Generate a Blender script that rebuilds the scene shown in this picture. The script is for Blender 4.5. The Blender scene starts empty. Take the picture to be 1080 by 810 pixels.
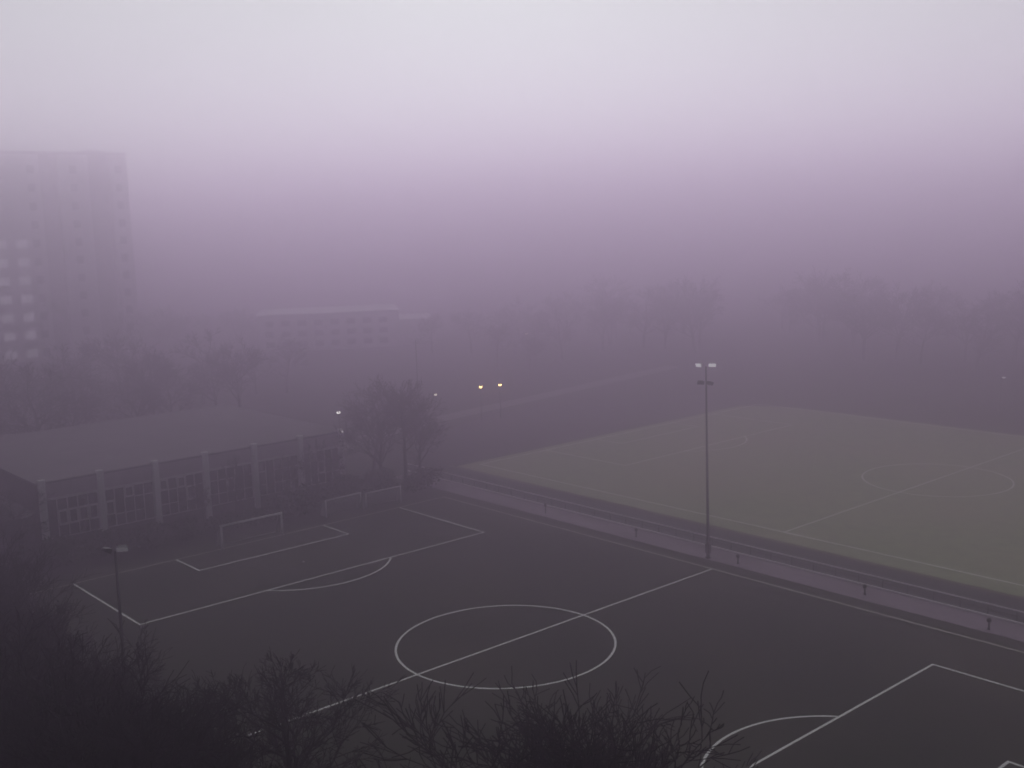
import bpy, math, random
import numpy as np
from mathutils import Vector, Matrix

random.seed(11)
scene = bpy.context.scene
C = scene.collection
R = math.radians

# ------------------------------------------------------------------ settings
FOG_DENSITY = 0.0080
FOG_COLOR = (0.889, 0.774, 0.930)
FOG_ANISO = 0.90
SKY_STRENGTH = 0.05
SUN_STRENGTH = 1.5
SUN_ELEV, SUN_AZ = R(31), 2.43
EXPOSURE = 0.04
DUST = 1.0
SUN_ANGLE = R(90)
HAZE_TOP = 60
DENOISE = True
FILTER = 1.7
SKY_TINT = (.64, .79, .68)

# ------------------------------------------------------------------ helpers
class MB:
    """Collects simple solids and links them as ONE mesh object."""
    def __init__(s):
        s.v, s.f, s.m = [], [], []

    def add(s, verts, faces, mi=0):
        n = len(s.v)
        s.v += [tuple(p) for p in verts]
        s.f += [tuple(i + n for i in f) for f in faces]
        s.m += [mi] * len(faces)

    def box(s, x0, x1, y0, y1, z0, z1, mi=0, bev=0.0):
        if bev <= 0:
            v = [(x0, y0, z0), (x1, y0, z0), (x1, y1, z0), (x0, y1, z0),
                 (x0, y0, z1), (x1, y0, z1), (x1, y1, z1), (x0, y1, z1)]
            f = [(3, 2, 1, 0), (4, 5, 6, 7), (0, 1, 5, 4), (1, 2, 6, 5), (2, 3, 7, 6), (3, 0, 4, 7)]
            s.add(v, f, mi)
            return
        b = min(bev, (x1 - x0) * .4, (y1 - y0) * .4)
        ring = [(x0 + b, y0), (x1 - b, y0), (x1, y0 + b), (x1, y1 - b), (x1 - b, y1), (x0 + b, y1), (x0, y1 - b), (x0, y0 + b)]
        v = [(a, c, z0) for a, c in ring] + [(a, c, z1) for a, c in ring]
        f = [tuple(range(7, -1, -1)), tuple(range(8, 16))]
        f += [(i, (i + 1) % 8, 8 + (i + 1) % 8, 8 + i) for i in range(8)]
        s.add(v, f, mi)

    def tube(s, pts, rad, n=8, mi=0, cap=True):
        pts = [Vector(p) for p in pts]
        if not hasattr(rad, '__len__'):
            rad = [rad] * len(pts)
        rings = []
        prev = None
        for i, p in enumerate(pts):
            d = (pts[min(i + 1, len(pts) - 1)] - pts[max(i - 1, 0)]).normalized()
            a = prev if prev is not None and abs(prev.dot(d)) < .95 else (Vector((1, 0, 0)) if abs(d.x) < .9 else Vector((0, 1, 0)))
            a = (a - d * a.dot(d)).normalized()
            prev = a
            b = d.cross(a)
            rings.append([p + (a * math.cos(2 * math.pi * k / n) + b * math.sin(2 * math.pi * k / n)) * rad[i] for k in range(n)])
        v = [q for r in rings for q in r]
        f = []
        for i in range(len(pts) - 1):
            for k in range(n):
                f.append((i * n + k, i * n + (k + 1) % n, (i + 1) * n + (k + 1) % n, (i + 1) * n + k))
        if cap:
            f.append(tuple(range(n - 1, -1, -1)))
            f.append(tuple(range((len(pts) - 1) * n, len(pts) * n)))
        s.add(v, f, mi)

    def lathe(s, prof, n=14, mi=0, cx=0, cy=0):
        v = []
        for r, z in prof:
            for k in range(n):
                a = 2 * math.pi * k / n
                v.append((cx + r * math.cos(a), cy + r * math.sin(a), z))
        f = []
        for i in range(len(prof) - 1):
            for k in range(n):
                f.append((i * n + k, i * n + (k + 1) % n, (i + 1) * n + (k + 1) % n, (i + 1) * n + k))
        f.append(tuple(range(n - 1, -1, -1)))
        f.append(tuple(range((len(prof) - 1) * n, len(prof) * n)))
        s.add(v, f, mi)

    def build(s, name, mats, parent=None, smooth=False):
        me = bpy.data.meshes.new(name)
        me.from_pydata(s.v, [], s.f)
        if not isinstance(mats, (list, tuple)):
            mats = [mats]
        for m in mats:
            me.materials.append(m)
        if len(mats) > 1:
            me.polygons.foreach_set('material_index', s.m)
        if smooth:
            me.polygons.foreach_set('use_smooth', [True] * len(me.polygons))
        me.update()
        o = bpy.data.objects.new(name, me)
        C.objects.link(o)
        o.parent = parent
        return o


def empty(name, loc, rz=0.0):
    o = bpy.data.objects.new(name, None)
    o.empty_display_size = .5
    C.objects.link(o)
    o.location = loc
    o.rotation_euler = (0, 0, rz)
    return o


def tag(o, label=None, cat=None, group=None, kind=None):
    if label: o['label'] = label
    if cat: o['category'] = cat
    if group: o['group'] = group
    if kind: o['kind'] = kind
    return o


def copy_tree(o, kids, parent=None):
    """copies a thing and all its parts and their sub-parts"""
    c = o.copy()
    C.objects.link(c)
    c.parent = parent
    for ch in kids.get(o.name, []):
        copy_tree(ch, kids, c)
    return c


def kids_of(root):
    d = {}
    def walk(o):
        d[o.name] = list(o.children)
        for c in o.children:
            walk(c)
    bpy.context.view_layer.update()
    walk(root)
    return d


# ------------------------------------------------------------------ materials
def mat(name, col, col2=None, scale=1.0, rough=.8, detail=5.0, metallic=0.0, bump=0.0, spec=.3, stretch=None, col3=None, scale2=.05, amt3=.5):
    m = bpy.data.materials.new(name)
    m.use_nodes = True
    nt = m.node_tree
    bs = nt.nodes['Principled BSDF']
    bs.inputs['Roughness'].default_value = rough
    bs.inputs['Metallic'].default_value = metallic
    bs.inputs['Specular IOR Level'].default_value = spec
    bs.inputs['Base Color'].default_value = (*col, 1)
    if col2:
        tc = nt.nodes.new('ShaderNodeTexCoord')
        src = tc.outputs['Object']
        if stretch:
            mp = nt.nodes.new('ShaderNodeMapping')
            mp.inputs['Scale'].default_value = stretch
            nt.links.new(src, mp.inputs[0])
            src = mp.outputs[0]
        nz = nt.nodes.new('ShaderNodeTexNoise')
        nz.inputs['Scale'].default_value = scale
        nz.inputs['Detail'].default_value = detail
        nz.inputs['Roughness'].default_value = .65
        nt.links.new(src, nz.inputs['Vector'])
        cr = nt.nodes.new('ShaderNodeValToRGB')
        cr.color_ramp.elements[0].position = .3
        cr.color_ramp.elements[1].position = .7
        cr.color_ramp.elements[0].color = (*col, 1)
        cr.color_ramp.elements[1].color = (*col2, 1)
        nt.links.new(nz.outputs['Fac'], cr.inputs[0])
        out = cr.outputs[0]
        if col3:
            n2 = nt.nodes.new('ShaderNodeTexNoise')
            n2.inputs['Scale'].default_value = scale2
            n2.inputs['Detail'].default_value = 4
            nt.links.new(tc.outputs['Object'], n2.inputs['Vector'])
            r2 = nt.nodes.new('ShaderNodeValToRGB')
            r2.color_ramp.elements[0].position = .42
            r2.color_ramp.elements[1].position = .66
            r2.color_ramp.elements[0].color = (0, 0, 0, 1)
            r2.color_ramp.elements[1].color = (amt3, amt3, amt3, 1)
            nt.links.new(n2.outputs['Fac'], r2.inputs[0])
            mx = nt.nodes.new('ShaderNodeMix')
            mx.data_type = 'RGBA'
            nt.links.new(r2.outputs[0], mx.inputs['Factor'])
            nt.links.new(out, mx.inputs[6])
            mx.inputs[7].default_value = (*col3, 1)
            out = mx.outputs[2]
        nt.links.new(out, bs.inputs['Base Color'])
        if bump > 0:
            bp = nt.nodes.new('ShaderNodeBump')
            bp.inputs['Strength'].default_value = bump
            bp.inputs['Distance'].default_value = .02
            nt.links.new(nz.outputs['Fac'], bp.inputs['Height'])
            nt.links.new(bp.outputs[0], bs.inputs['Normal'])
    return m


def emit(name, col, strength):
    m = bpy.data.materials.new(name)
    m.use_nodes = True
    nt = m.node_tree
    bs = nt.nodes['Principled BSDF']
    bs.inputs['Base Color'].default_value = (*col, 1)
    bs.inputs['Emission Color'].default_value = (*col, 1)
    bs.inputs['Emission Strength'].default_value = strength
    return m


M = {}
M['ground'] = mat('rough_grass', (.020, .022, .014), (.042, .043, .028), 1.4, .95, bump=.4, col3=(.05, .045, .032), scale2=.06)
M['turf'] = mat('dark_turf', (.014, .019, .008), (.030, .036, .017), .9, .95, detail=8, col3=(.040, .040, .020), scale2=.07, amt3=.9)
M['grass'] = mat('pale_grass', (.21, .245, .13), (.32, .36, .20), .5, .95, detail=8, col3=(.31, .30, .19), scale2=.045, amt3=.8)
M['grass_edge'] = mat('worn_grass', (.09, .085, .06), (.14, .125, .09), .8, .95, detail=7)
M['line'] = mat('line_paint', (.78, .77, .76), (.88, .87, .86), 3.0, .8, detail=6)
M['line_faint'] = mat('faint_line_paint', (.74, .73, .68), (.86, .85, .81), .8, .9, detail=6)
M['line_worn'] = mat('worn_line_paint', (.36, .34, .30), (.58, .55, .50), .8, .9, detail=6)
M['gravel'] = mat('pale_gravel', (.23, .18, .225), (.33, .255, .32), 1.1, .95, detail=8, col3=(.17, .135, .165), scale2=.12)
M['asphalt'] = mat('asphalt', (.016, .0145, .016), (.030, .027, .029), 2.0, .85, detail=8, col3=(.034, .030, .033), scale2=.08)
M['track'] = mat('cinder_track', (.034, .026, .034), (.058, .044, .056), .5, .9, detail=8, col3=(.07, .06, .07), scale2=.03)
M['kerb'] = mat('concrete_kerb', (.68, .64, .67), (.82, .78, .81), 2.0, .9)
M['paving'] = mat('grey_paving', (.060, .058, .058), (.10, .097, .097), 1.0, .9, detail=6)
M['pathway'] = mat('light_path', (.22, .20, .21), (.30, .27, .29), .3, .9, detail=6)
M['bark'] = mat('bark', (.018, .015, .014), (.040, .034, .030), 2.5, .95, stretch=(1, 1, .3))
M['twig'] = mat('twig_bark', (.009, .007, .007), (.018, .014, .013), 1.5, .95)
M['twig_tan'] = mat('tan_twig_bark', (.045, .040, .026), (.080, .068, .042), 1.2, .95)
M['leaf'] = mat('dark_leaf', (.014, .019, .010), (.030, .038, .018), 1.5, .8)
M['white_metal'] = mat('white_painted_metal', (.80, .79, .79), (.88, .87, .87), 2.0, .45)
M['galv'] = mat('galvanised_steel', (.30, .30, .31), (.42, .42, .43), 2.0, .45, metallic=.4)
M['dark_metal'] = mat('dark_painted_steel', (.018, .017, .018), (.034, .032, .034), 2.0, .5)
M['post'] = mat('dark_bollard', (.010, .010, .011), (.022, .021, .022), 3.0, .6)
M['concrete'] = mat('pale_concrete', (.80, .78, .79), (.88, .86, .87), .9, .85, stretch=(1, 1, .35))
M['fascia'] = mat('fascia_cladding', (.36, .31, .345), (.46, .40, .44), .5, .7, stretch=(1, 1, .3))
M['fascia_trim'] = mat('pale_roof_trim', (.58, .56, .56), (.70, .68, .68), 1.0, .7)
M['roof'] = mat('roof_felt', (.10, .085, .10), (.19, .165, .185), .22, .9, detail=7, col3=(.07, .07, .065), scale2=.08)
M['frame'] = mat('window_frame_paint', (.56, .54, .55), (.70, .67, .68), 2.0, .6)
M['brick'] = mat('dark_brick', (.045, .038, .036), (.07, .06, .056), 1.6, .9)
M['glass'] = mat('dark_glass', (.010, .010, .012), (.022, .021, .024), .4, .25, spec=.5)
M['render'] = mat('tower_render', (.76, .73, .75), (.86, .83, .85), .25, .9, stretch=(1, 1, .3))
M['tower_dark'] = mat('tower_dark_panel', (.22, .20, .215), (.30, .28, .295), .5, .7)
M['blind'] = mat('white_blind', (.80, .80, .80), (.88, .88, .88), 2.0, .8)
M['lit_window'] = emit('lit_window', (.95, .90, 1.0), .5)
M['net'] = mat('net_cord', (.55, .54, .54), (.68, .67, .67), 3.0, .8)
M['pale_wall'] = mat('pale_rendered_wall', (.50, .48, .49), (.62, .60, .61), .3, .85)
M['lamp'] = emit('warm_lamp', (1.0, .62, .22), 14.0)
M['lamp_dim'] = emit('dim_lamp', (1.0, .88, .72), 1.6)
M['lamp_white'] = emit('white_lamp', (1.0, .95, .92), 3.2)
M['flood'] = emit('flood_lens', (.95, .92, .97), .6)
M['flood_dim'] = emit('flood_lens_dim', (.95, .92, .97), .05)

# ------------------------------------------------------------------ ground, pitches, paths
def sheet(name, poly, z, m, thick=None):
    mb = MB()
    n = len(poly)
    if thick:
        v = [(x, y, z - thick) for x, y in poly] + [(x, y, z) for x, y in poly]
        f = [tuple(range(n - 1, -1, -1)), tuple(range(n, 2 * n))] + [(i, (i + 1) % n, n + (i + 1) % n, n + i) for i in range(n)]
    else:
        v = [(x, y, z) for x, y in poly]
        f = [tuple(range(n))]
    mb.add(v, f)
    o = mb.build(name, m)
    tag(o, kind='structure')
    return o


def rect(x0, x1, y0, y1):
    return [(x0, y0), (x1, y0), (x1, y1), (x0, y1)]


G = 2400
sheet('ground', rect(-G, G, -G, G), 0, M['ground'])

PL, PW = 87.2, 54.4                    # the near pitch
GX = -PL / 2


def strip(mb, pts, w, z, closed=False, mi=0):
    pts = [Vector((p[0], p[1])) for p in pts]
    n = len(pts)
    L_, R_ = [], []
    for i, p in enumerate(pts):
        if closed:
            d = pts[(i + 1) % n] - pts[i - 1]
        else:
            d = pts[min(i + 1, n - 1)] - pts[max(i - 1, 0)]
        d.normalize()
        nrm = Vector((-d.y, d.x))
        L_.append(p + nrm * w / 2)
        R_.append(p - nrm * w / 2)
    v = [(q.x, q.y, z) for q in L_] + [(q.x, q.y, z) for q in R_]
    f = []
    for i in range(n if closed else n - 1):
        j = (i + 1) % n
        f.append((n + i, n + j, j, i))
    mb.add(v, f, mi)


def arc(cx, cy, r, a0, a1, n=48):
    return [(cx + r * math.cos(a0 + (a1 - a0) * i / n), cy + r * math.sin(a0 + (a1 - a0) * i / n)) for i in range(n + 1)]


def markings(name, cx, cy, L_, W_, w, z, m, pa_w=40.32):
    """football pitch lines; each piece butts the next so that none overlap"""
    mb = MB()
    h = w / 2
    gx = L_ / 2
    W2 = W_ / 2
    for sy in (-1, 1):
        strip(mb, [(-gx - h, sy * W2), (gx + h, sy * W2)], w, z, mi=1)
    strip(mb, [(0, -W2 + h), (0, -9.15 - h)], w, z)
    strip(mb, [(0, -9.15 + h), (0, 9.15 - h)], w, z)
    strip(mb, [(0, 9.15 + h), (0, W2 - h)], w, z)
    strip(mb, arc(0, 0, 9.15, 0, 2 * math.pi * 95 / 96, 95), w, z, closed=True)
    p2 = pa_w / 2
    for s in (-1, 1):
        strip(mb, [(s * gx, -W2 + h), (s * gx, W2 - h)], w, z, mi=1)
        for (dep, hw) in ((16.5, p2), (5.5, 9.16)):
            for sy in (-1, 1):
                a, b = s * (gx - h), s * (gx - dep + h)
                strip(mb, [(min(a, b), sy * (hw)), (max(a, b), sy * (hw))], w, z)
            strip(mb, [(s * (gx - dep), -hw - h), (s * (gx - dep), hw + h)], w, z)
        q = math.acos((5.5 + h) / 9.15)
        c = s * (gx - 11)
        if s < 0:
            strip(mb, arc(c, 0, 9.15, -q, q), w, z)
        else:
            strip(mb, arc(c, 0, 9.15, math.pi - q, math.pi + q), w, z)
        mb.add([(c + .13 * math.cos(k * math.pi / 5), .13 * math.sin(k * math.pi / 5), z) for k in range(10)], [tuple(range(10))])
    o = mb.build(name, m)
    o.location = (cx, cy, 0)
    tag(o, kind='structure')
    return o


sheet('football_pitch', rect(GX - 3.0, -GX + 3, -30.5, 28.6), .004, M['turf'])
markings('pitch_markings', 0, 0, PL, PW, .20, .009, [M['line'], M['line_worn']])
sheet('gravel_path', rect(-58, 110, 29.3, 33.0), .012, M['gravel'])
# kerb between gravel and asphalt, a real step
kb = MB()
kb.box(-60, 110, 32.96, 33.16, 0, .11)
tag(kb.build('kerb', M['kerb']), kind='structure')
sheet('asphalt_path', rect(-62, 110, 33.16, 38.9), .010, M['asphalt'])

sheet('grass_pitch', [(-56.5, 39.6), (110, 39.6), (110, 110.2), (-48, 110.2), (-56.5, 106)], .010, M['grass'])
sheet('grass_verge', rect(-58, 110, 38.9, 39.6), .012, M['grass_edge'])
markings('grass_pitch_markings', -2.4, 75.9, 105.0, 66.4, .20, .016, M['line_faint'])
# dark cinder area with curved outer edge, beyond the goal end of the grass pitch
trk = [(-58, 38.9), (-58, 116)] + [(-66 - 20 * math.sin(t * math.pi / 20), 116 - 0.0 * t - 78 * (t / 20)) for t in range(0, 21)]
sheet('cinder_track', trk[::-1], .007, M['track'])
pth = MB()
cl = [(-77, 28), (-84, 40), (-88.5, 55), (-91, 70), (-93.5, 88), (-97, 110), (-102, 140)]
strip(pth, cl, 4.6, .014)
tag(pth.build('curved_path', M['pathway']), kind='structure')
sheet('paved_yard', [(-30, -90), (40, -90), (30, -48), (4, -40.5), (-10, -38.6), (-30, -40)], .006, M['paving'])

# ------------------------------------------------------------------ the sports hall
HX = -57.0
PV = [-18.1, -11.6, -5.05, 1.3, 7.9, 14.5, 20.7]
hall = empty('sports_hall', (HX, 0, 0))
tag(hall, 'long flat roofed sports hall with pale pillars and gridded windows beside the pitch', 'sports hall')


def hp(name, mb, m, parent=hall):
    return mb.build(name, m, parent)


DEP = 34.0
mb = MB(); mb.box(-DEP, -.45, PV[0] - .4, PV[-1] + .4, 0, 7.7); hp('wall', mb, M['brick'])
mb = MB(); mb.box(-DEP - .3, -.15, PV[0] - .7, PV[-1] + .7, 7.70, 7.95)
roof = hp('roof', mb, M['roof'])
# stepped plinth
mb = MB(); mb.box(-.448, -.2, PV[0] - .4, PV[-1] + .4, 0, 1.3); hp('plinth', mb, M['brick'])
for i in range(7):
    mb = MB(); mb.box(-.44, .16, PV[i] - .36, PV[i] + .36, 0, 8.25, bev=.04); hp('pillar', mb, M['concrete'])
rw = random.Random(5)
for i in range(6):
    a, b = PV[i] + .38, PV[i + 1] - .38
    mb = MB(); mb.box(-.445, -.12, a, b, 6.06, 7.68); mb.box(-.45, -.05, a, b, 5.86, 6.055, mi=1)
    hp('fascia_panel', mb, [M['fascia'], M['fascia_trim']])
    w = MB()
    # frame: 5 lights wide, 3 high, a few opening casements with heavier frame
    z0, z1 = 1.35, 5.85
    n = 5
    step = (b - a) / n
    zs = [z0, 2.75, 4.45, z1]
    for k in range(n + 1):
        y = a + step * k
        t = .06
        w.box(-.40, -.24, max(a, y - t), min(b, y + t), z0, z1)
    for z in zs:
        zz = min(max(z, z0 + .05), z1 - .05)
        for k in range(n):
            y = a + step * k
            if rw.random() < .75 or z in (z0, z1):
                w.box(-.39, -.25, y + .06, y + step - .06, zz - .05, zz + .05)
    fr = hp('window', w, M['frame'])
    for k in range(n):
        y = a + step * k
        g = MB(); g.box(-.36, -.33, y + .055, y + step - .055, z0, z1)
        hp('pane', g, M['glass'], fr)
        if rw.random() < .45:
            c = MB()
            q0, q1 = rw.choice(((2.80, 4.40), (4.50, 5.75), (2.80, 4.40)))
            y0, y1 = y + .09, y + step - .09
            for (u0, u1, p0, p1) in ((y0, y1, q0, q0 + .13), (y0, y1, q1 - .13, q1), (y0, y0 + .12, q0 + .13, q1 - .13), (y1 - .12, y1, q0 + .13, q1 - .13)):
                c.box(-.32, -.20, u0, u1, p0, p1)
            hp('casement', c, M['fascia_trim'], fr)
# wall lamp on the end pillar
mb = MB(); mb.box(.165, .30, PV[-1] - .16, PV[-1] + .16, 7.75, 8.02); wl = hp('wall_lamp', mb, M['dark_metal'])
mb = MB(); mb.box(.303, .33, PV[-1] - .10, PV[-1] + .10, 7.79, 7.98); hp('lens', mb, M['lamp_white'], wl)

# low annex at the left end
ann = empty('low_annex', (HX - 2, -34, 0))
tag(ann, 'low flat roofed annex at the left end of the sports hall', 'annex')
mb = MB(); mb.box(-22, 0, -16, 15.3, 0, 4.1); mb.build('wall', M['brick'], ann)
mb = MB(); mb.box(-22.3, .3, -16.3, 15.32, 4.1, 4.45); mb.build('roof', M['roof'], ann)
mb = MB(); mb.box(.302, .40, -16.3, 15.32, 4.0, 4.5); mb.build('roof_edge', M['fascia_trim'], ann)
for k in range(4):
    y = -12 + k * 6.5
    mb = MB()
    for (u0, u1, p0, p1) in ((y, y + 2.4, 1.2, 1.3), (y, y + 2.4, 2.7, 2.8), (y, y + .1, 1.3, 2.7), (y + 2.3, y + 2.4, 1.3, 2.7), (y + 1.15, y + 1.25, 1.3, 2.7)):
        mb.box(.003, .08, u0, u1, p0, p1)
    wn = mb.build('window', M['frame'], ann)
    mb = MB(); mb.box(.002, .03, y + .1, y + 1.15, 1.3, 2.7); mb.box(.002, .03, y + 1.25, y + 2.3, 1.3, 2.7); mb.build('pane', M['glass'], wn)

# ------------------------------------------------------------------ the tower block
TX = -256.0
tw = empty('tower_block', (TX, 17.2, 0))
tag(tw, 'tall residential tower block fading into the fog behind the sports hall', 'tower block')
TY = lambda v: (v + 57.2) * 1.8 - 57.2 - 17.2        # bay edges along the front
TH = 57.5
FL = 5.1
mb = MB()
for y0, y1 in ((-40, -12.6), (-10.4, 3.3), (6.0, 10.9), (14.3, 17.2)):
    mb.box(-20, 0, TY(y0), TY(y1), 0, TH)
mb.build('wall', M['render'], tw)
mb = MB()
mb.box(-20, -2.0, TY(10.9), TY(14.3), 0, TH + 1.5)
mb.build('stair_shaft', M['tower_dark'], tw)
mb = MB()
mb.box(-20, -2.0, TY(-12.6), TY(-10.4), 0, TH - .5)
mb.box(-20, -2.0, TY(3.3), TY(6.0), 0, TH - .5)
mb.build('recess_panel', M['tower_dark'], tw)
mb = MB()
mb.box(-20.2, .2, TY(-40) - .2, TY(17.2) + .2, TH + .003, TH + .8)
mb.build('roof', M['roof'], tw)
for ci, (vc, pale) in enumerate(((-16.0, 0), (-8.4, 0), (-6.2, 0), (-3.45, 1), (-0.35, 1), (1.9, 0), (8.4, 0), (15.7, 0))):
    for fl in range(11):
        z = 2.3 + FL * fl
        yc = TY(vc)
        ww, h2 = (1.5, 1.15) if pale else (1.0, 1.1)
        mb = MB()
        for (u0, u1, p0, p1) in ((-ww - .1, ww + .1, -h2 - .1, -h2), (-ww - .1, ww + .1, h2, h2 + .1), (-ww - .1, -ww, -h2, h2), (ww, ww + .1, -h2, h2)):
            mb.box(.003, .10, yc + u0, yc + u1, z + p0, z + p1)
        fr = mb.build('window', M['white_metal'] if pale else M['render'], tw)
        mb = MB(); mb.box(.004, .04, yc - ww, yc + ww, z - h2, z + h2)
        mb.build('blind' if pale else 'pane', (M['lit_window'] if fl < 7 else M['blind']) if pale else M['glass'], fr)

# ------------------------------------------------------------------ goals
def tube_goal(name, w, h, dep, rad, m):
    """frame in the local yz plane opening towards +x"""
    root = empty(name, (0, 0, 0))
    for s in (-1, 1):
        mb = MB(); mb.tube([(0, s * w / 2, 0), (0, s * w / 2, h - rad)], rad, 10); mb.build('post', m, root, True)
    mb = MB(); mb.tube([(0, -w / 2 - rad, h), (0, w / 2 + rad, h)], rad, 10); mb.build('crossbar', m, root, True)
    mb = MB()
    for s in (-1, 1):
        mb.tube([(-.05, s * w / 2, h), (-dep * .45, s * w / 2, h - .15), (-dep, s * w / 2, .06)], rad * .45, 6)
    mb.tube([(-dep, -w / 2, .05), (-dep, w / 2, .05)], rad * .5, 6)
    mb.build('net_support', M['galv'], root, True)
    return root


def net(root, w, h, dep, cell, t):
    mb = MB()
    prof = [(-.05, h - .03), (-dep * .45, h - .17), (-dep, .08)]
    n = int(w / cell)
    for k in range(n + 1):
        y = -w / 2 + w * k / n
        mb.tube([(x, y, z) for x, z in prof], t, 3, cap=False)
    seg = []
    for i in range(2):
        (x0, z0), (x1, z1) = prof[i], prof[i + 1]
        L_ = math.hypot(x1 - x0, z1 - z0)
        m_ = max(1, int(L_ / cell))
        for k in range(1, m_ + 1):
            seg.append((x0 + (x1 - x0) * k / m_, z0 + (z1 - z0) * k / m_))
    for x, z in seg:
        mb.tube([(x, -w / 2, z), (x, w / 2, z)], t, 3, cap=False)
        for s in (-1, 1):
            mb.tube([(x, s * w / 2, z), (x, s * w / 2, .05)], t, 3, cap=False)
            mb.tube([(-.02, s * w / 2, z), (x, s * w / 2, z)], t, 3, cap=False)
    return mb.build('net', M['net'], root)


gl = tube_goal('football_goal', 7.48, 2.56, 1.5, .12, M['white_metal'])
gl.location = (GX, 0, .009)
net(gl, 7.44, 2.5, 1.5, .30, .006)
tag(gl, 'full size white football goal standing on the goal line', 'goal')
for k, (u, v, a, lb) in enumerate(((-46.4, 13.9, 0.03, 'small white training goal nearer the big goal, its side against its twin'),
                                   (-45.6, 19.3, -0.03, 'small white training goal nearer the pitch corner, its side against its twin'))):
    if k == 0:
        yg = tube_goal('training_goal', 5.1, 2.1, 1.4, .085, M['white_metal'])
        net(yg, 5.1, 2.1, 1.4, .18, .012)
        yk = kids_of(yg)
        o = yg
    else:
        o = copy_tree(yg, yk)
    o.location = (u, v, .006)
    o.rotation_euler.z = a
    tag(o, lb, 'goal', 'training goals parked beyond the goal line')

# ------------------------------------------------------------------ floodlight masts
def flood_head(root, x, y, z, yaw, tilt, lit):
    m4 = Matrix.Translation((x, y, z)) @ Matrix.Rotation(yaw, 4, 'Z') @ Matrix.Rotation(tilt, 4, 'Y') @ Matrix.Diagonal((.9, .95, .62, 1))
    shell = M['white_metal'] if lit == 1 else M['dark_metal']
    mb = MB()
    # tapered housing, lens facing local +x
    v = [(-.28, -.24, -.16), (.12, -.40, -.28), (.12, .40, -.28), (-.28, .24, -.16), (-.28, -.24, .16), (.12, -.40, .28), (.12, .40, .28), (-.28, .24, .16)]
    mb.add([m4 @ Vector(p) for p in v], [(3, 2, 1, 0), (4, 5, 6, 7), (0, 1, 5, 4), (1, 2, 6, 5), (2, 3, 7, 6), (3, 0, 4, 7)])
    h = mb.build('floodlight', shell, root)
    mb = MB()
    v = [(.123, -.38, -.26), (.15, -.38, -.26), (.15, .38, -.26), (.123, .38, -.26), (.123, -.38, .26), (.15, -.38, .26), (.15, .38, .26), (.123, .38, .26)]
    mb.add([m4 @ Vector(p) for p in v], [(3, 2, 1, 0), (4, 5, 6, 7), (0, 1, 5, 4), (1, 2, 6, 5), (2, 3, 7, 6), (3, 0, 4, 7)])
    mb.build('lens', (M['flood'] if lit == 1 else M['flood_dim']) if lit else M['glass'], h)


def mast(name, loc, H, heads, lean=(0, 0)):
    root = empty(name, loc)
    root.rotation_euler = (lean[0], lean[1], 0)
    mb = MB(); mb.lathe([(.32, 0), (.32, .08), (.20, .10), (.19, 1.2), (.165, 1.25), (.075, H)], 12)
    mb.build('pole', M['dark_metal'], root, True)
    mb = MB(); mb.box(-.26, .26, -.16, .16, .5, 1.5); mb.build('switch_box', M['dark_metal'], root)
    zs = sorted({h[2] for h in heads})
    for z in zs:
        ys = [h[1] for h in heads if h[2] == z]
        xs = [h[0] for h in heads if h[2] == z]
        mb = MB(); mb.tube([(min(xs), min(ys), z - .30), (max(xs), max(ys), z - .30)], .05, 6); mb.build('crossarm', M['dark_metal'], root)
    for x, y, z, yaw, tilt, lit in heads:
        flood_head(root, x, y, z, yaw, tilt, lit)
    return root


m1 = mast('floodlight_mast', (-2.6, 29.8, .009), 19.8, [
    (-.42, -.55, 20.0, R(-95), R(20), True), (.38, .55, 19.95, R(-60), R(24), True),
    (-.42, -.35, 18.2, R(115), R(35), False), (.22, .35, 18.1, R(80), R(35), False)], (0, R(-.35)))
tag(m1, 'tall thin floodlight mast between the two pitches with pale lamp heads', 'floodlight mast')
m2 = mast('floodlight_mast', (-2.7, -31, .004), 14.4, [(-.1, -.5, 14.55, R(100), R(20), False), (.1, .45, 14.5, R(-30), R(25), 2)], (0, R(1.0)))
tag(m2, 'dark floodlight mast rising out of the bare trees at the lower left', 'floodlight mast')
m3 = mast('floodlight_mast', (-97, 62.7, 0), 14.0, [(-.7, -.7, 14.1, R(-50), R(10), 2), (.2, .3, 13.9, R(-70), R(10), 2), (.9, .9, 14.6, R(-50), R(10), 2)])
tag(m3, 'faint distant floodlight mast above the tree at the hall corner', 'floodlight mast')

# ------------------------------------------------------------------ path bollards
bo = empty('bollard', (0, 0, 0))
mb = MB(); mb.lathe([(.15, 0), (.15, .05), (.09, .07), (.085, .62)], 12); mb.build('post', M['post'], bo, True)
mb = MB(); mb.lathe([(.09, .62), (.17, .64), (.20, .72), (.18, .88), (.11, .96), (.02, .98)], 14); mb.build('cap', M['post'], bo, True)
bk = kids_of(bo)
BL = [(-28, 30.6, 'dark capped bollard farthest along the path, near the training goals'),
      (-13.2, 30.5, 'dark capped bollard on the path just left of the tall mast'),
      (.8, 30.3, 'dark capped bollard on the path just right of the tall mast'),
      (14.8, 30.7, 'dark capped bollard on the path, second from the right edge'),
      (26.7, 30.1, 'dark capped bollard on the path, rightmost and nearest in view')]
for i, (u, v, lb) in enumerate(BL):
    o = bo if i == 0 else copy_tree(bo, bk)
    o.location = (u, v, .012)
    o.rotation_euler.z = i * 1.1
    o.scale = (1, 1, 1) if i != 0 else (.8, .8, 1.25)
    tag(o, lb, 'bollard', 'dark bollards along the gravel path')

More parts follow.
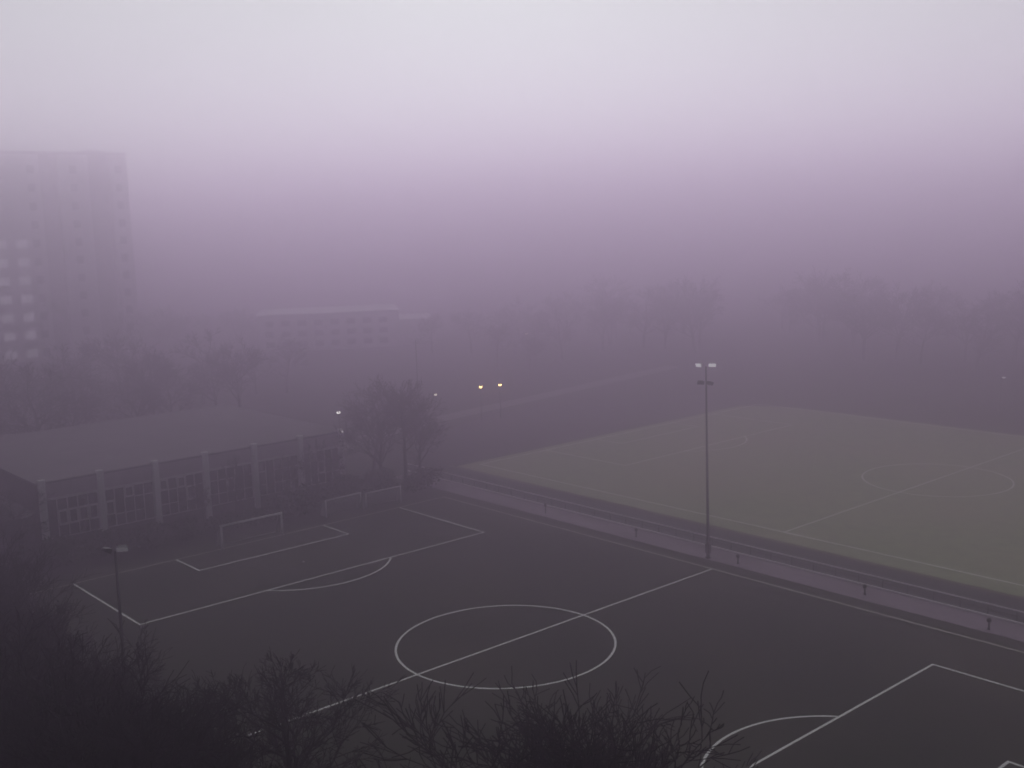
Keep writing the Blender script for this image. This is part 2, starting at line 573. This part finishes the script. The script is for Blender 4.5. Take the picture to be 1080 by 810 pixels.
# ------------------------------------------------------------------ barrier railing between path and asphalt
rl = empty('barrier_railing', (0, 33.45, 0))
tag(rl, 'long low barrier railing with pale top rail along the asphalt path', 'railing')
mb = MB(); mb.tube([(-60, 0, .93), (-30, 0, .94), (0, 0, .93), (40, 0, .94), (72, 0, .93)], .08, 8); mb.build('top_rail', M['kerb'], rl, True)
mb = MB(); mb.tube([(-60, 0, .48), (0, 0, .48), (72, 0, .48)], .022, 6); mb.build('lower_rail', M['dark_metal'], rl, True)
pm = None
for k in range(53):
    u = -60 + 2.5 * k
    if pm is None:
        mb = MB(); mb.tube([(0, 0, 0), (0, 0, .90)], .04, 8); o = mb.build('post', M['dark_metal'], rl, True); pm = o
    else:
        o = pm.copy(); C.objects.link(o); o.parent = rl
    o.location = (u, 0, 0)

# ------------------------------------------------------------------ street lamps
def lamp_post(h, lens_m, arm=.6):
    root = empty('street_lamp', (0, 0, 0))
    mb = MB(); mb.tube([(0, 0, 0), (0, 0, .9), (0, 0, 1.0), (0, 0, h)], [.09, .085, .06, .045], 8)
    mb.tube([(0, 0, h), (arm * .5, 0, h + .18), (arm, 0, h + .2)], .035, 6)
    mb.build('pole', M['dark_metal'], root, True)
    mb = MB(); mb.box(arm - .1, arm + .55, -.15, .15, h + .16, h + .30, bev=.05); hd = mb.build('lamp_head', M['dark_metal'], root)
    mb = MB(); mb.lathe([(.08, h - .16), (.24, h - .06), (.29, h + .06), (.27, h + .157)], 12, cx=arm + .24); mb.build('lens', lens_m, hd, True)
    return root


LP = [(-82.3, 66.3, 6, 'lamp', 'bright street lamp, the left of the two glowing close together'),
      (-81.3, 69.9, 6, 'lamp', 'bright street lamp, the right of the two glowing close together'),
      (-81.0, 47.9, 6, 'lamp_dim', 'dim street lamp showing through the crown of the hall corner tree'),
      (-81.9, 55.9, 6, 'lamp_dim', 'dim street lamp just right of the hall corner tree'),
      (-129.5, 119.6, 8, 'lamp_dim', 'lone faint street lamp high in the fog above the bright pair'),
      (-74.6, 32.0, 7, 'lamp_white', 'small white street lamp behind the far corner of the sports hall'),
      (-17.7, 127.6, 6, 'flood', 'faint street lamp beyond the far side of the grass pitch')]
for u, v, h, mk, lb in LP:
    o = lamp_post(h, M[mk])
    o.location = (u - .8, v, 0)
    o.rotation_euler.z = R(-35)
    tag(o, lb, 'street lamp', 'street lamps in the fog')

# ------------------------------------------------------------------ far pale building
fb = empty('distant_building', (-216, 118, 0))
fb.rotation_euler.z = R(-32)
tag(fb, 'distant low building with pale upper walls barely showing through the fog', 'building')
mb = MB(); mb.box(-12, 12, -20, 20, 0, 10); mb.box(-9, 9, 20.003, 30, 0, 7); mb.build('wall', M['blind'], fb)
mb = MB(); mb.box(-12.4, 12.4, -20.4, 20.4, 10.003, 10.6); mb.box(-9.4, 9.4, 20.403, 30.4, 7.003, 7.5); mb.build('roof', M['white_metal'], fb)
for r_ in range(3):
    for k in range(8):
        mb = MB(); mb.box(12.003, 12.06, -18 + 4.6 * k, -15.6 + 4.6 * k, 1.2 + 3 * r_, 2.8 + 3 * r_); mb.build('window', M['glass'], fb)

# ------------------------------------------------------------------ trees
class Tree:
    """numpy-free recursive skeleton; collects tapered tubes"""
    def __init__(s, seed):
        s.r = random.Random(seed)
        s.trunk = MB()
        s.crown = MB()

    def limb(s, p, d, L_, r0, r1, n, up, wob):
        pts, rad = [p.copy()], [r0]
        dirs = [d.copy()]
        for i in range(n):
            d = (d + Vector((s.r.gauss(0, wob), s.r.gauss(0, wob), s.r.gauss(0, wob) + up))).normalized()
            p = p + d * (L_ / n)
            pts.append(p.copy()); dirs.append(d.copy())
            rad.append(r0 + (r1 - r0) * (i + 1) / n)
        return pts, dirs, rad

    def child_dir(s, d, ang):
        a = Vector((s.r.gauss(0, 1), s.r.gauss(0, 1), s.r.gauss(0, 1)))
        a = (a - d * a.dot(d)).normalized()
        return (d * math.cos(ang) + a * math.sin(ang)).normalized()

    def grow(s, p, d, L_, r0, lev, spec):
        nseg, nch, ratio, a0, a1, up, wob, sides = spec[lev]
        r1 = max(spec_min[0], r0 * (.35 if lev else .45))
        pts, dirs, rad = s.limb(p, d, L_, r0, r1, nseg, up, wob)
        (s.trunk if lev == 0 else s.crown).tube(pts, rad, sides, cap=(lev == 0))
        if lev + 1 >= len(spec):
            return
        for k in range(nch):
            t = s.r.uniform(.30 if lev else .28, 1.0) if k else 1.0
            i = min(int(t * nseg), nseg - 1)
            f = t * nseg - i
            q = pts[i].lerp(pts[i + 1], f)
            rr = rad[i] + (rad[i + 1] - rad[i]) * f
            c = s.child_dir(dirs[i], R(s.r.uniform(a0, a1)) * (1 if k else .4))
            LL = L_ * ratio * (s.r.uniform(.82, 1.08) if lev == 0 else s.r.uniform(.65, 1.2)) * (1.15 - .45 * t if lev == 0 else 1)
            if lev == 0 and not k: LL *= .8
            s.grow(q, c, LL, max(spec_min[0], rr * .62), lev + 1, spec)


spec_min = [.012]


def bare_tree(seed, H, minr, dense=1.0, wide=1.0, twig='twig', bark='bark', fan=False):
    spec_min[0] = minr
    t = Tree(seed)
    spec = [(7, int(13 * dense), .50, 28 * wide, 62 * wide, .05, .07, 8),
            (5, int(7 * dense), .50, 22, 55, .05, .12, 5),
            (4, int(6 * dense), .52, 20, 55, .04, .15, 3),
            (3, int(5 * dense), .55, 18, 52, .04, .18, 3),
            (2, 0, .6, 15, 45, .03, .2, 3)]
    if fan:      # short trunk, many long rising limbs: a dense dome of twigs
        spec = [(4, 20, 1.3, 10, 50 * wide, .02, .05, 8),
                (6, 10, .40, 18, 48, .08, .09, 5),
                (4, 7, .50, 18, 50, .06, .14, 3),
                (3, 5, .55, 18, 50, .05, .18, 3),
                (2, 0, .6, 15, 45, .04, .2, 3)]
    t.grow(Vector((0, 0, -.1)), Vector((0, 0, 1)), H * (.36 if fan else .72), H * .020, 0, spec)
    root = empty('bare_tree', (0, 0, 0))
    t.trunk.build('trunk', M[bark], root, True)
    t.crown.build('crown', M[twig], root)
    return root


def shrub(seed, w, h, n, leaf):
    r = random.Random(seed)
    root = empty('evergreen_shrub', (0, 0, 0))
    st = MB(); lf = MB()
    cl = []
    for k in range(7):
        a = r.uniform(0, 6.28); rr = w * .28 * math.sqrt(r.random())
        cl.append((math.cos(a) * rr, math.sin(a) * rr, h * r.uniform(.35, .72), w * r.uniform(.18, .32), h * r.uniform(.2, .36)))
        st.tube([(0, 0, 0), (math.cos(a) * rr * .4, math.sin(a) * rr * .4, h * .3), (cl[-1][0], cl[-1][1], cl[-1][2])], [.06, .04, .015], 5)
    cl.append((0, 0, h * .3, w * .42, h * .3))
    for k in range(n):
        cx, cy, cz, rx, rz = r.choice(cl)
        d = Vector((r.gauss(0, 1), r.gauss(0, 1), r.gauss(0, 1))).normalized() * (r.random() ** .4) * r.uniform(.8, 1.15)
        p = Vector((cx + d.x * rx, cy + d.y * rx, max(.05, cz + d.z * rz)))
        a = Vector((r.gauss(0, 1), r.gauss(0, 1), r.gauss(0, 1))).normalized()
        b = a.cross(Vector((r.gauss(0, 1), r.gauss(0, 1), r.gauss(0, 1)))).normalized()
        s = leaf * r.uniform(.6, 1.4)
        lf.add([p - a * s, p + b * s * .5, p + a * s, p - b * s * .5], [(0, 1, 2, 3)])
    st.build('stem', M['bark'], root, True)
    lf.build('foliage', M['leaf'], root)
    return root


protos = {}
# near trees, 14 m, fine twigs; built where their first copy stands
protos['near'] = [bare_tree(s, 14, .015, 1.15, wd, fan=True) for s, wd in ((3, 1.0), (8, 1.15), (21, .9))]
protos['far'] = [bare_tree(s, 16, .022, 1.0, wd) for s, wd in ((31, 1.0), (37, 1.1), (44, .85))]
protos['tan'] = [bare_tree(s, 15, .020, 1.05, wd, 'twig_tan') for s, wd in ((52, 1.0), (57, .9))]
protos['shrub'] = [shrub(s, 3.2, 2.6, 2600, .11) for s in (61, 64)]
for k in protos:
    protos[k] = [[p, kids_of(p), False, max(v.co.z for c in p.children for v in c.data.vertices)] for p in protos[k]]
cnt = [0]


def plant(kind, u, v, h, label, cat, group, wide=1.0):
    cnt[0] += 1
    pr = protos[kind][cnt[0] % len(protos[kind])]
    if not pr[2]:
        o = pr[0]; pr[2] = True
    else:
        o = copy_tree(pr[0], pr[1])
    s = h / pr[3]
    rr = random.Random(cnt[0] * 7 + 1)
    o.location = (u, v, 0)
    o.rotation_euler = (0, 0, rr.uniform(0, 6.28))
    o.scale = (s * wide, s * wide, s)
    tag(o, label, cat, group)
    return o


NEAR = [  # foreground rows on the near side of the pitch
    (39.9, -28.1, 17.3, 1.18, 'big bare tree fanning up at the bottom centre beside the penalty arc'),
    (39.6, -29.6, 15.9, 1.00, 'bare tree crowding against the near side of the big bottom centre tree'),
    (37.0, -31.3, 13.6, 0.99, 'bare tree just left of the big bottom centre tree'),
    (42.9, -28.6, 14.7, 0.91, 'bare tree just right of the big bottom centre tree'),
    (34.6, -34.4, 10.8, 0.80, 'bare tree at the bottom edge left of the big centre tree'),
    (30.8, -35.8, 13.3, 1.10, 'bare tree at the bottom edge below the halfway line'),
    (24.6, -36.6, 13.1, 0.95, 'lower bare tree just below the near end of the halfway line'),
    (27.7, -39.2, 13.9, 1.01, 'bare tree at the bottom edge in front of the halfway line end'),
    (20.1, -37.4, 13.7, 1.00, 'bare tree a little right of the dark lower left mast'),
    (17.3, -37.0, 12.7, 1.10, 'bare tree hiding the foot of the dark lower left mast'),
    (12.1, -38.3, 13.5, 1.10, 'bare tree just left of the dark lower left mast'),
    (6.7, -37.8, 12.8, 1.10, 'bare tree at the lower left, below the near penalty corner'),
    (1.3, -38.0, 13.3, 1.10, 'bare tree near the left edge in front of the penalty area'),
    (-4.0, -36.9, 13.0, 1.10, 'bare tree near the left edge in front of the goal line'),
    (-10.4, -37.5, 13.9, 1.10, 'bare tree near the left edge below the annex'),
    (-17.6, -36.6, 13.7, 1.10, 'bare tree near the left edge in front of the annex wall'),
    (20.5, -40.7, 15.1, 1.10, 'bare tree in the dark lower left, in front of the mast tree'),
    (15.0, -42.0, 16.7, 1.10, 'bare tree in the dark lower left, beside the paved yard'),
    (8.8, -42.3, 16.6, 1.10, 'bare tree low on the left edge beside the paved yard'),
    (24.9, -41.4, 16.6, 1.10, 'bare tree in the dark bottom left, nearest the halfway line'),
]
for u, v, h, w, lb in NEAR:
    plant('near', u, v, h, lb, 'tree', 'bare trees in the foreground', w)

plant('far', 18.6, -30.2, 13.6, 'thin bare tree whose open crown lets the near end of the halfway line show through', 'tree', 'bare trees in the foreground', 1.1)
rt = random.Random(77)
# hall corner group
for u, v, h, w, k, lb in ((-49.8, 25.8, 16.0, 1.0, 'tan', 'broad bare tree standing at the far corner of the pitch beside the hall'),
                       (-52.0, 23.6, 13.0, 1.15, 'far', 'dark bare tree between the hall end pillar and the broad corner tree'),
                       (-52.5, 30.0, 10.5, 1.2, 'far', 'smaller bare tree right of the broad corner tree'),
                       (-60.0, 27.5, 14.0, 1.25, 'tan', 'bare tree just behind the end of the sports hall')):
    plant(k, u, v, h, lb, 'tree', 'bare trees around the hall corner', w)
for u, v, h, lb in ((-53.8, 14.8, 8.8, 'bare tree in front of the last but one hall window bay'),
                    (-53.5, 9.9, 7.2, 'bare tree in front of the fifth hall pillar'),
                    (-54.0, 3.3, 8.2, 'slim bare tree in front of the middle of the hall'),
                    (-53.2, -1.2, 6.4, 'low bare tree in front of the third hall window bay'),
                    (-53.6, 17.6, 7.0, 'bare tree in front of the last hall window bay')):
    plant('far', u, v, h, lb, 'tree', 'bare trees in front of the hall', .62)
for u, v, h, lb in ((-51.5, -22.0, 9.5, 'bare tree standing at the left corner of the sports hall'),
                    (-52.5, -27.5, 10.5, 'bare tree in front of the annex, next to the hall corner'),
                    (-50.5, -33.5, 10.0, 'bare tree in front of the annex at the left edge')):
    plant('far', u, v, h, lb, 'tree', 'bare trees in front of the hall', 1.15)
SH = [(-49.5, 10.2, 4.0, 1.34, 'big dark shrub between the full size goal and the training goals'),
      (-49.2, 7.2, 3.3, 1.23, 'dark shrub just behind the right post of the full size goal'),
      (-49.5, 3.6, 2.6, 1.23, 'dark shrub behind the middle of the full size goal'),
      (-49.5, -.6, 2.5, 1.34, 'dark shrub behind the left post of the full size goal'),
      (-50.0, -5.0, 2.8, 1.34, 'dark shrub left of the goal, below the third hall pillar'),
      (-50.0, -9.6, 3.1, 1.34, 'dark shrub below the second hall pillar'),
      (-50.5, -14.2, 3.3, 1.34, 'dark shrub below the first hall window bay'),
      (-50.5, -19.0, 3.6, 1.34, 'dark shrub below the left end pillar of the hall'),
      (-51.0, -24.2, 3.7, 1.46, 'dark shrub in front of the annex beside the hall'),
      (-51.0, -29.8, 3.8, 1.46, 'dark shrub in front of the annex near the left edge'),
      (-48.2, 25.8, 2.8, 1.2, 'dark shrub at the foot of the broad corner tree'),
      (-50.0, 29.5, 2.8, 1.34, 'dark shrub beside the start of the gravel path'),
      (-51.5, 22.3, 3.8, 1.34, 'dark shrub behind the training goals'),
      (-51.2, 17.4, 3.8, 1.34, 'dark shrub behind the left training goal')]
for u, v, h, w, lb in SH:
    plant('shrub', u, v, h, lb, 'shrub', 'dark shrubs between pitch and hall', w)

US = [(8.2, -29.4, 2.8), (2.6, -29.6, 3.2), (-3.0, -29.3, 2.9), (-8.8, -29.5, 3.3), (-14.6, -29.4, 3.0), (-20.4, -29.6, 3.2), (-26.4, -29.5, 2.9), (-32.4, -29.8, 3.1), (-38.4, -29.6, 2.8), (-45.0, -30.2, 3.0),
      (13.6, -30.6, 3.0), (18.8, -30.8, 3.0), (0.2, -34.4, 3.4), (6.2, -34.2, 3.4), (12.0, -34.8, 3.3), (-6.2, -35.2, 3.2), (-12.6, -35.4, 3.2), (-19.0, -35.8, 3.2)]
for u, v, h in US:
    plant('shrub', u, v, h, 'dark evergreen shrub in the thicket under the bare trees at the lower left', 'shrub', 'shrubs of the lower left thicket', 1.5)
# trees behind the hall, one shared description: fog leaves nothing to tell them apart
for i in range(26):
    u, v = -100 - 46 * rt.random(), -34 + 74 * i / 25 + rt.uniform(-2, 2)
    plant('far', u, v, rt.uniform(12, 17), 'dark bare tree in the foggy clump behind the sports hall roof', 'tree', 'bare trees behind the hall', 1.15)
for i in range(30):
    v = 56 + 130 * i / 29
    u = -112 - rt.uniform(0, 60) - .12 * (v - 56)
    if 62 < v < 106: u = -232 - rt.uniform(6, 40)
    plant('far' if i % 3 else 'tan', u, v, rt.uniform(9, 14), 'hazy bare tree in the fog beyond the curved path', 'tree', 'bare trees beyond the curved path', 1.1)
for i in range(72):
    u = -165 + 270 * i / 71 + rt.uniform(-2, 2)
    v = 160 + rt.uniform(0, 66)
    plant('far', u, v, rt.uniform(13, 21), 'hazy bare tree in the foggy belt beyond the far side of the grass pitch', 'tree', 'bare trees beyond the grass pitch', 1.2)

# ------------------------------------------------------------------ fog
hz = MB(); hz.box(-2450, 2450, -2450, 2450, -1, HAZE_TOP)
hm = bpy.data.materials.new('fog')
hm.use_nodes = True
nt = hm.node_tree
nt.nodes.clear()
out = nt.nodes.new('ShaderNodeOutputMaterial')
pv = nt.nodes.new('ShaderNodeVolumePrincipled')
pv.inputs['Color'].default_value = (*FOG_COLOR, 1)
pv.inputs['Density'].default_value = FOG_DENSITY
pv.inputs['Anisotropy'].default_value = FOG_ANISO
nt.links.new(pv.outputs[0], out.inputs['Volume'])
tag(hz.build('haze', hm), kind='stuff')

# ------------------------------------------------------------------ sky and sun
w = bpy.data.worlds.new('World')
scene.world = w
w.use_nodes = True
nt = w.node_tree
bg = nt.nodes['Background']
sky = nt.nodes.new('ShaderNodeTexSky')
sky.sky_type = 'NISHITA'
sky.sun_disc = False
sky.sun_elevation = SUN_ELEV
sky.sun_rotation = math.pi / 2 - SUN_AZ
sky.air_density = 1.0
sky.dust_density = DUST
sky.ozone_density = 1.0
hs = nt.nodes.new('ShaderNodeHueSaturation')
hs.inputs['Saturation'].default_value = .12
nt.links.new(sky.outputs[0], hs.inputs['Color'])
tn = nt.nodes.new('ShaderNodeMix')
tn.data_type = 'RGBA'
tn.blend_type = 'MULTIPLY'
tn.inputs['Factor'].default_value = 1
tn.inputs[7].default_value = (*SKY_TINT, 1)
nt.links.new(hs.outputs[0], tn.inputs[6])
nt.links.new(tn.outputs[2], bg.inputs['Color'])
bg.inputs['Strength'].default_value = SKY_STRENGTH
sl = bpy.data.lights.new('sun', 'SUN')
sl.energy = SUN_STRENGTH
sl.angle = SUN_ANGLE
sl.color = (.965, 1.0, .93)
so = bpy.data.objects.new('sun', sl)
C.objects.link(so)
sd = Vector((math.cos(SUN_ELEV) * math.cos(SUN_AZ), math.cos(SUN_ELEV) * math.sin(SUN_AZ), math.sin(SUN_ELEV)))
so.rotation_euler = (-sd).to_track_quat('-Z', 'Y').to_euler()

# ------------------------------------------------------------------ camera
px, py, pz, yaw, pit, rol, foc = 67.879, -57.244, 34.902, 2.427043, -.145861, -.032557, 1171.9
f = Vector((math.cos(pit) * math.cos(yaw), math.cos(pit) * math.sin(yaw), math.sin(pit)))
r = Vector((math.sin(yaw), -math.cos(yaw), 0))
u = r.cross(f)
r2 = r * math.cos(rol) + u * math.sin(rol)
u2 = -r * math.sin(rol) + u * math.cos(rol)
cd = bpy.data.cameras.new('camera')
cd.sensor_width = 36
cd.lens = foc / 1080 * 36
cd.clip_start, cd.clip_end = .5, 8000
cam = bpy.data.objects.new('camera', cd)
C.objects.link(cam)
cam.matrix_world = Matrix(((r2.x, u2.x, -f.x, px), (r2.y, u2.y, -f.y, py), (r2.z, u2.z, -f.z, pz), (0, 0, 0, 1)))
scene.camera = cam

# ------------------------------------------------------------------ render settings
scene.view_settings.view_transform = 'Standard'
scene.view_settings.look = 'None'
scene.view_settings.exposure = EXPOSURE
scene.view_settings.gamma = 1
scene.render.engine = 'CYCLES'
cy = scene.cycles
cy.max_bounces = 8
cy.diffuse_bounces = 3
cy.glossy_bounces = 2
cy.transmission_bounces = 2
VB = 4
cy.volume_bounces = VB
cy.sample_clamp_indirect = 4
cy.use_denoising = DENOISE
cy.sampling_pattern = 'BLUE_NOISE'
cy.filter_width = FILTER
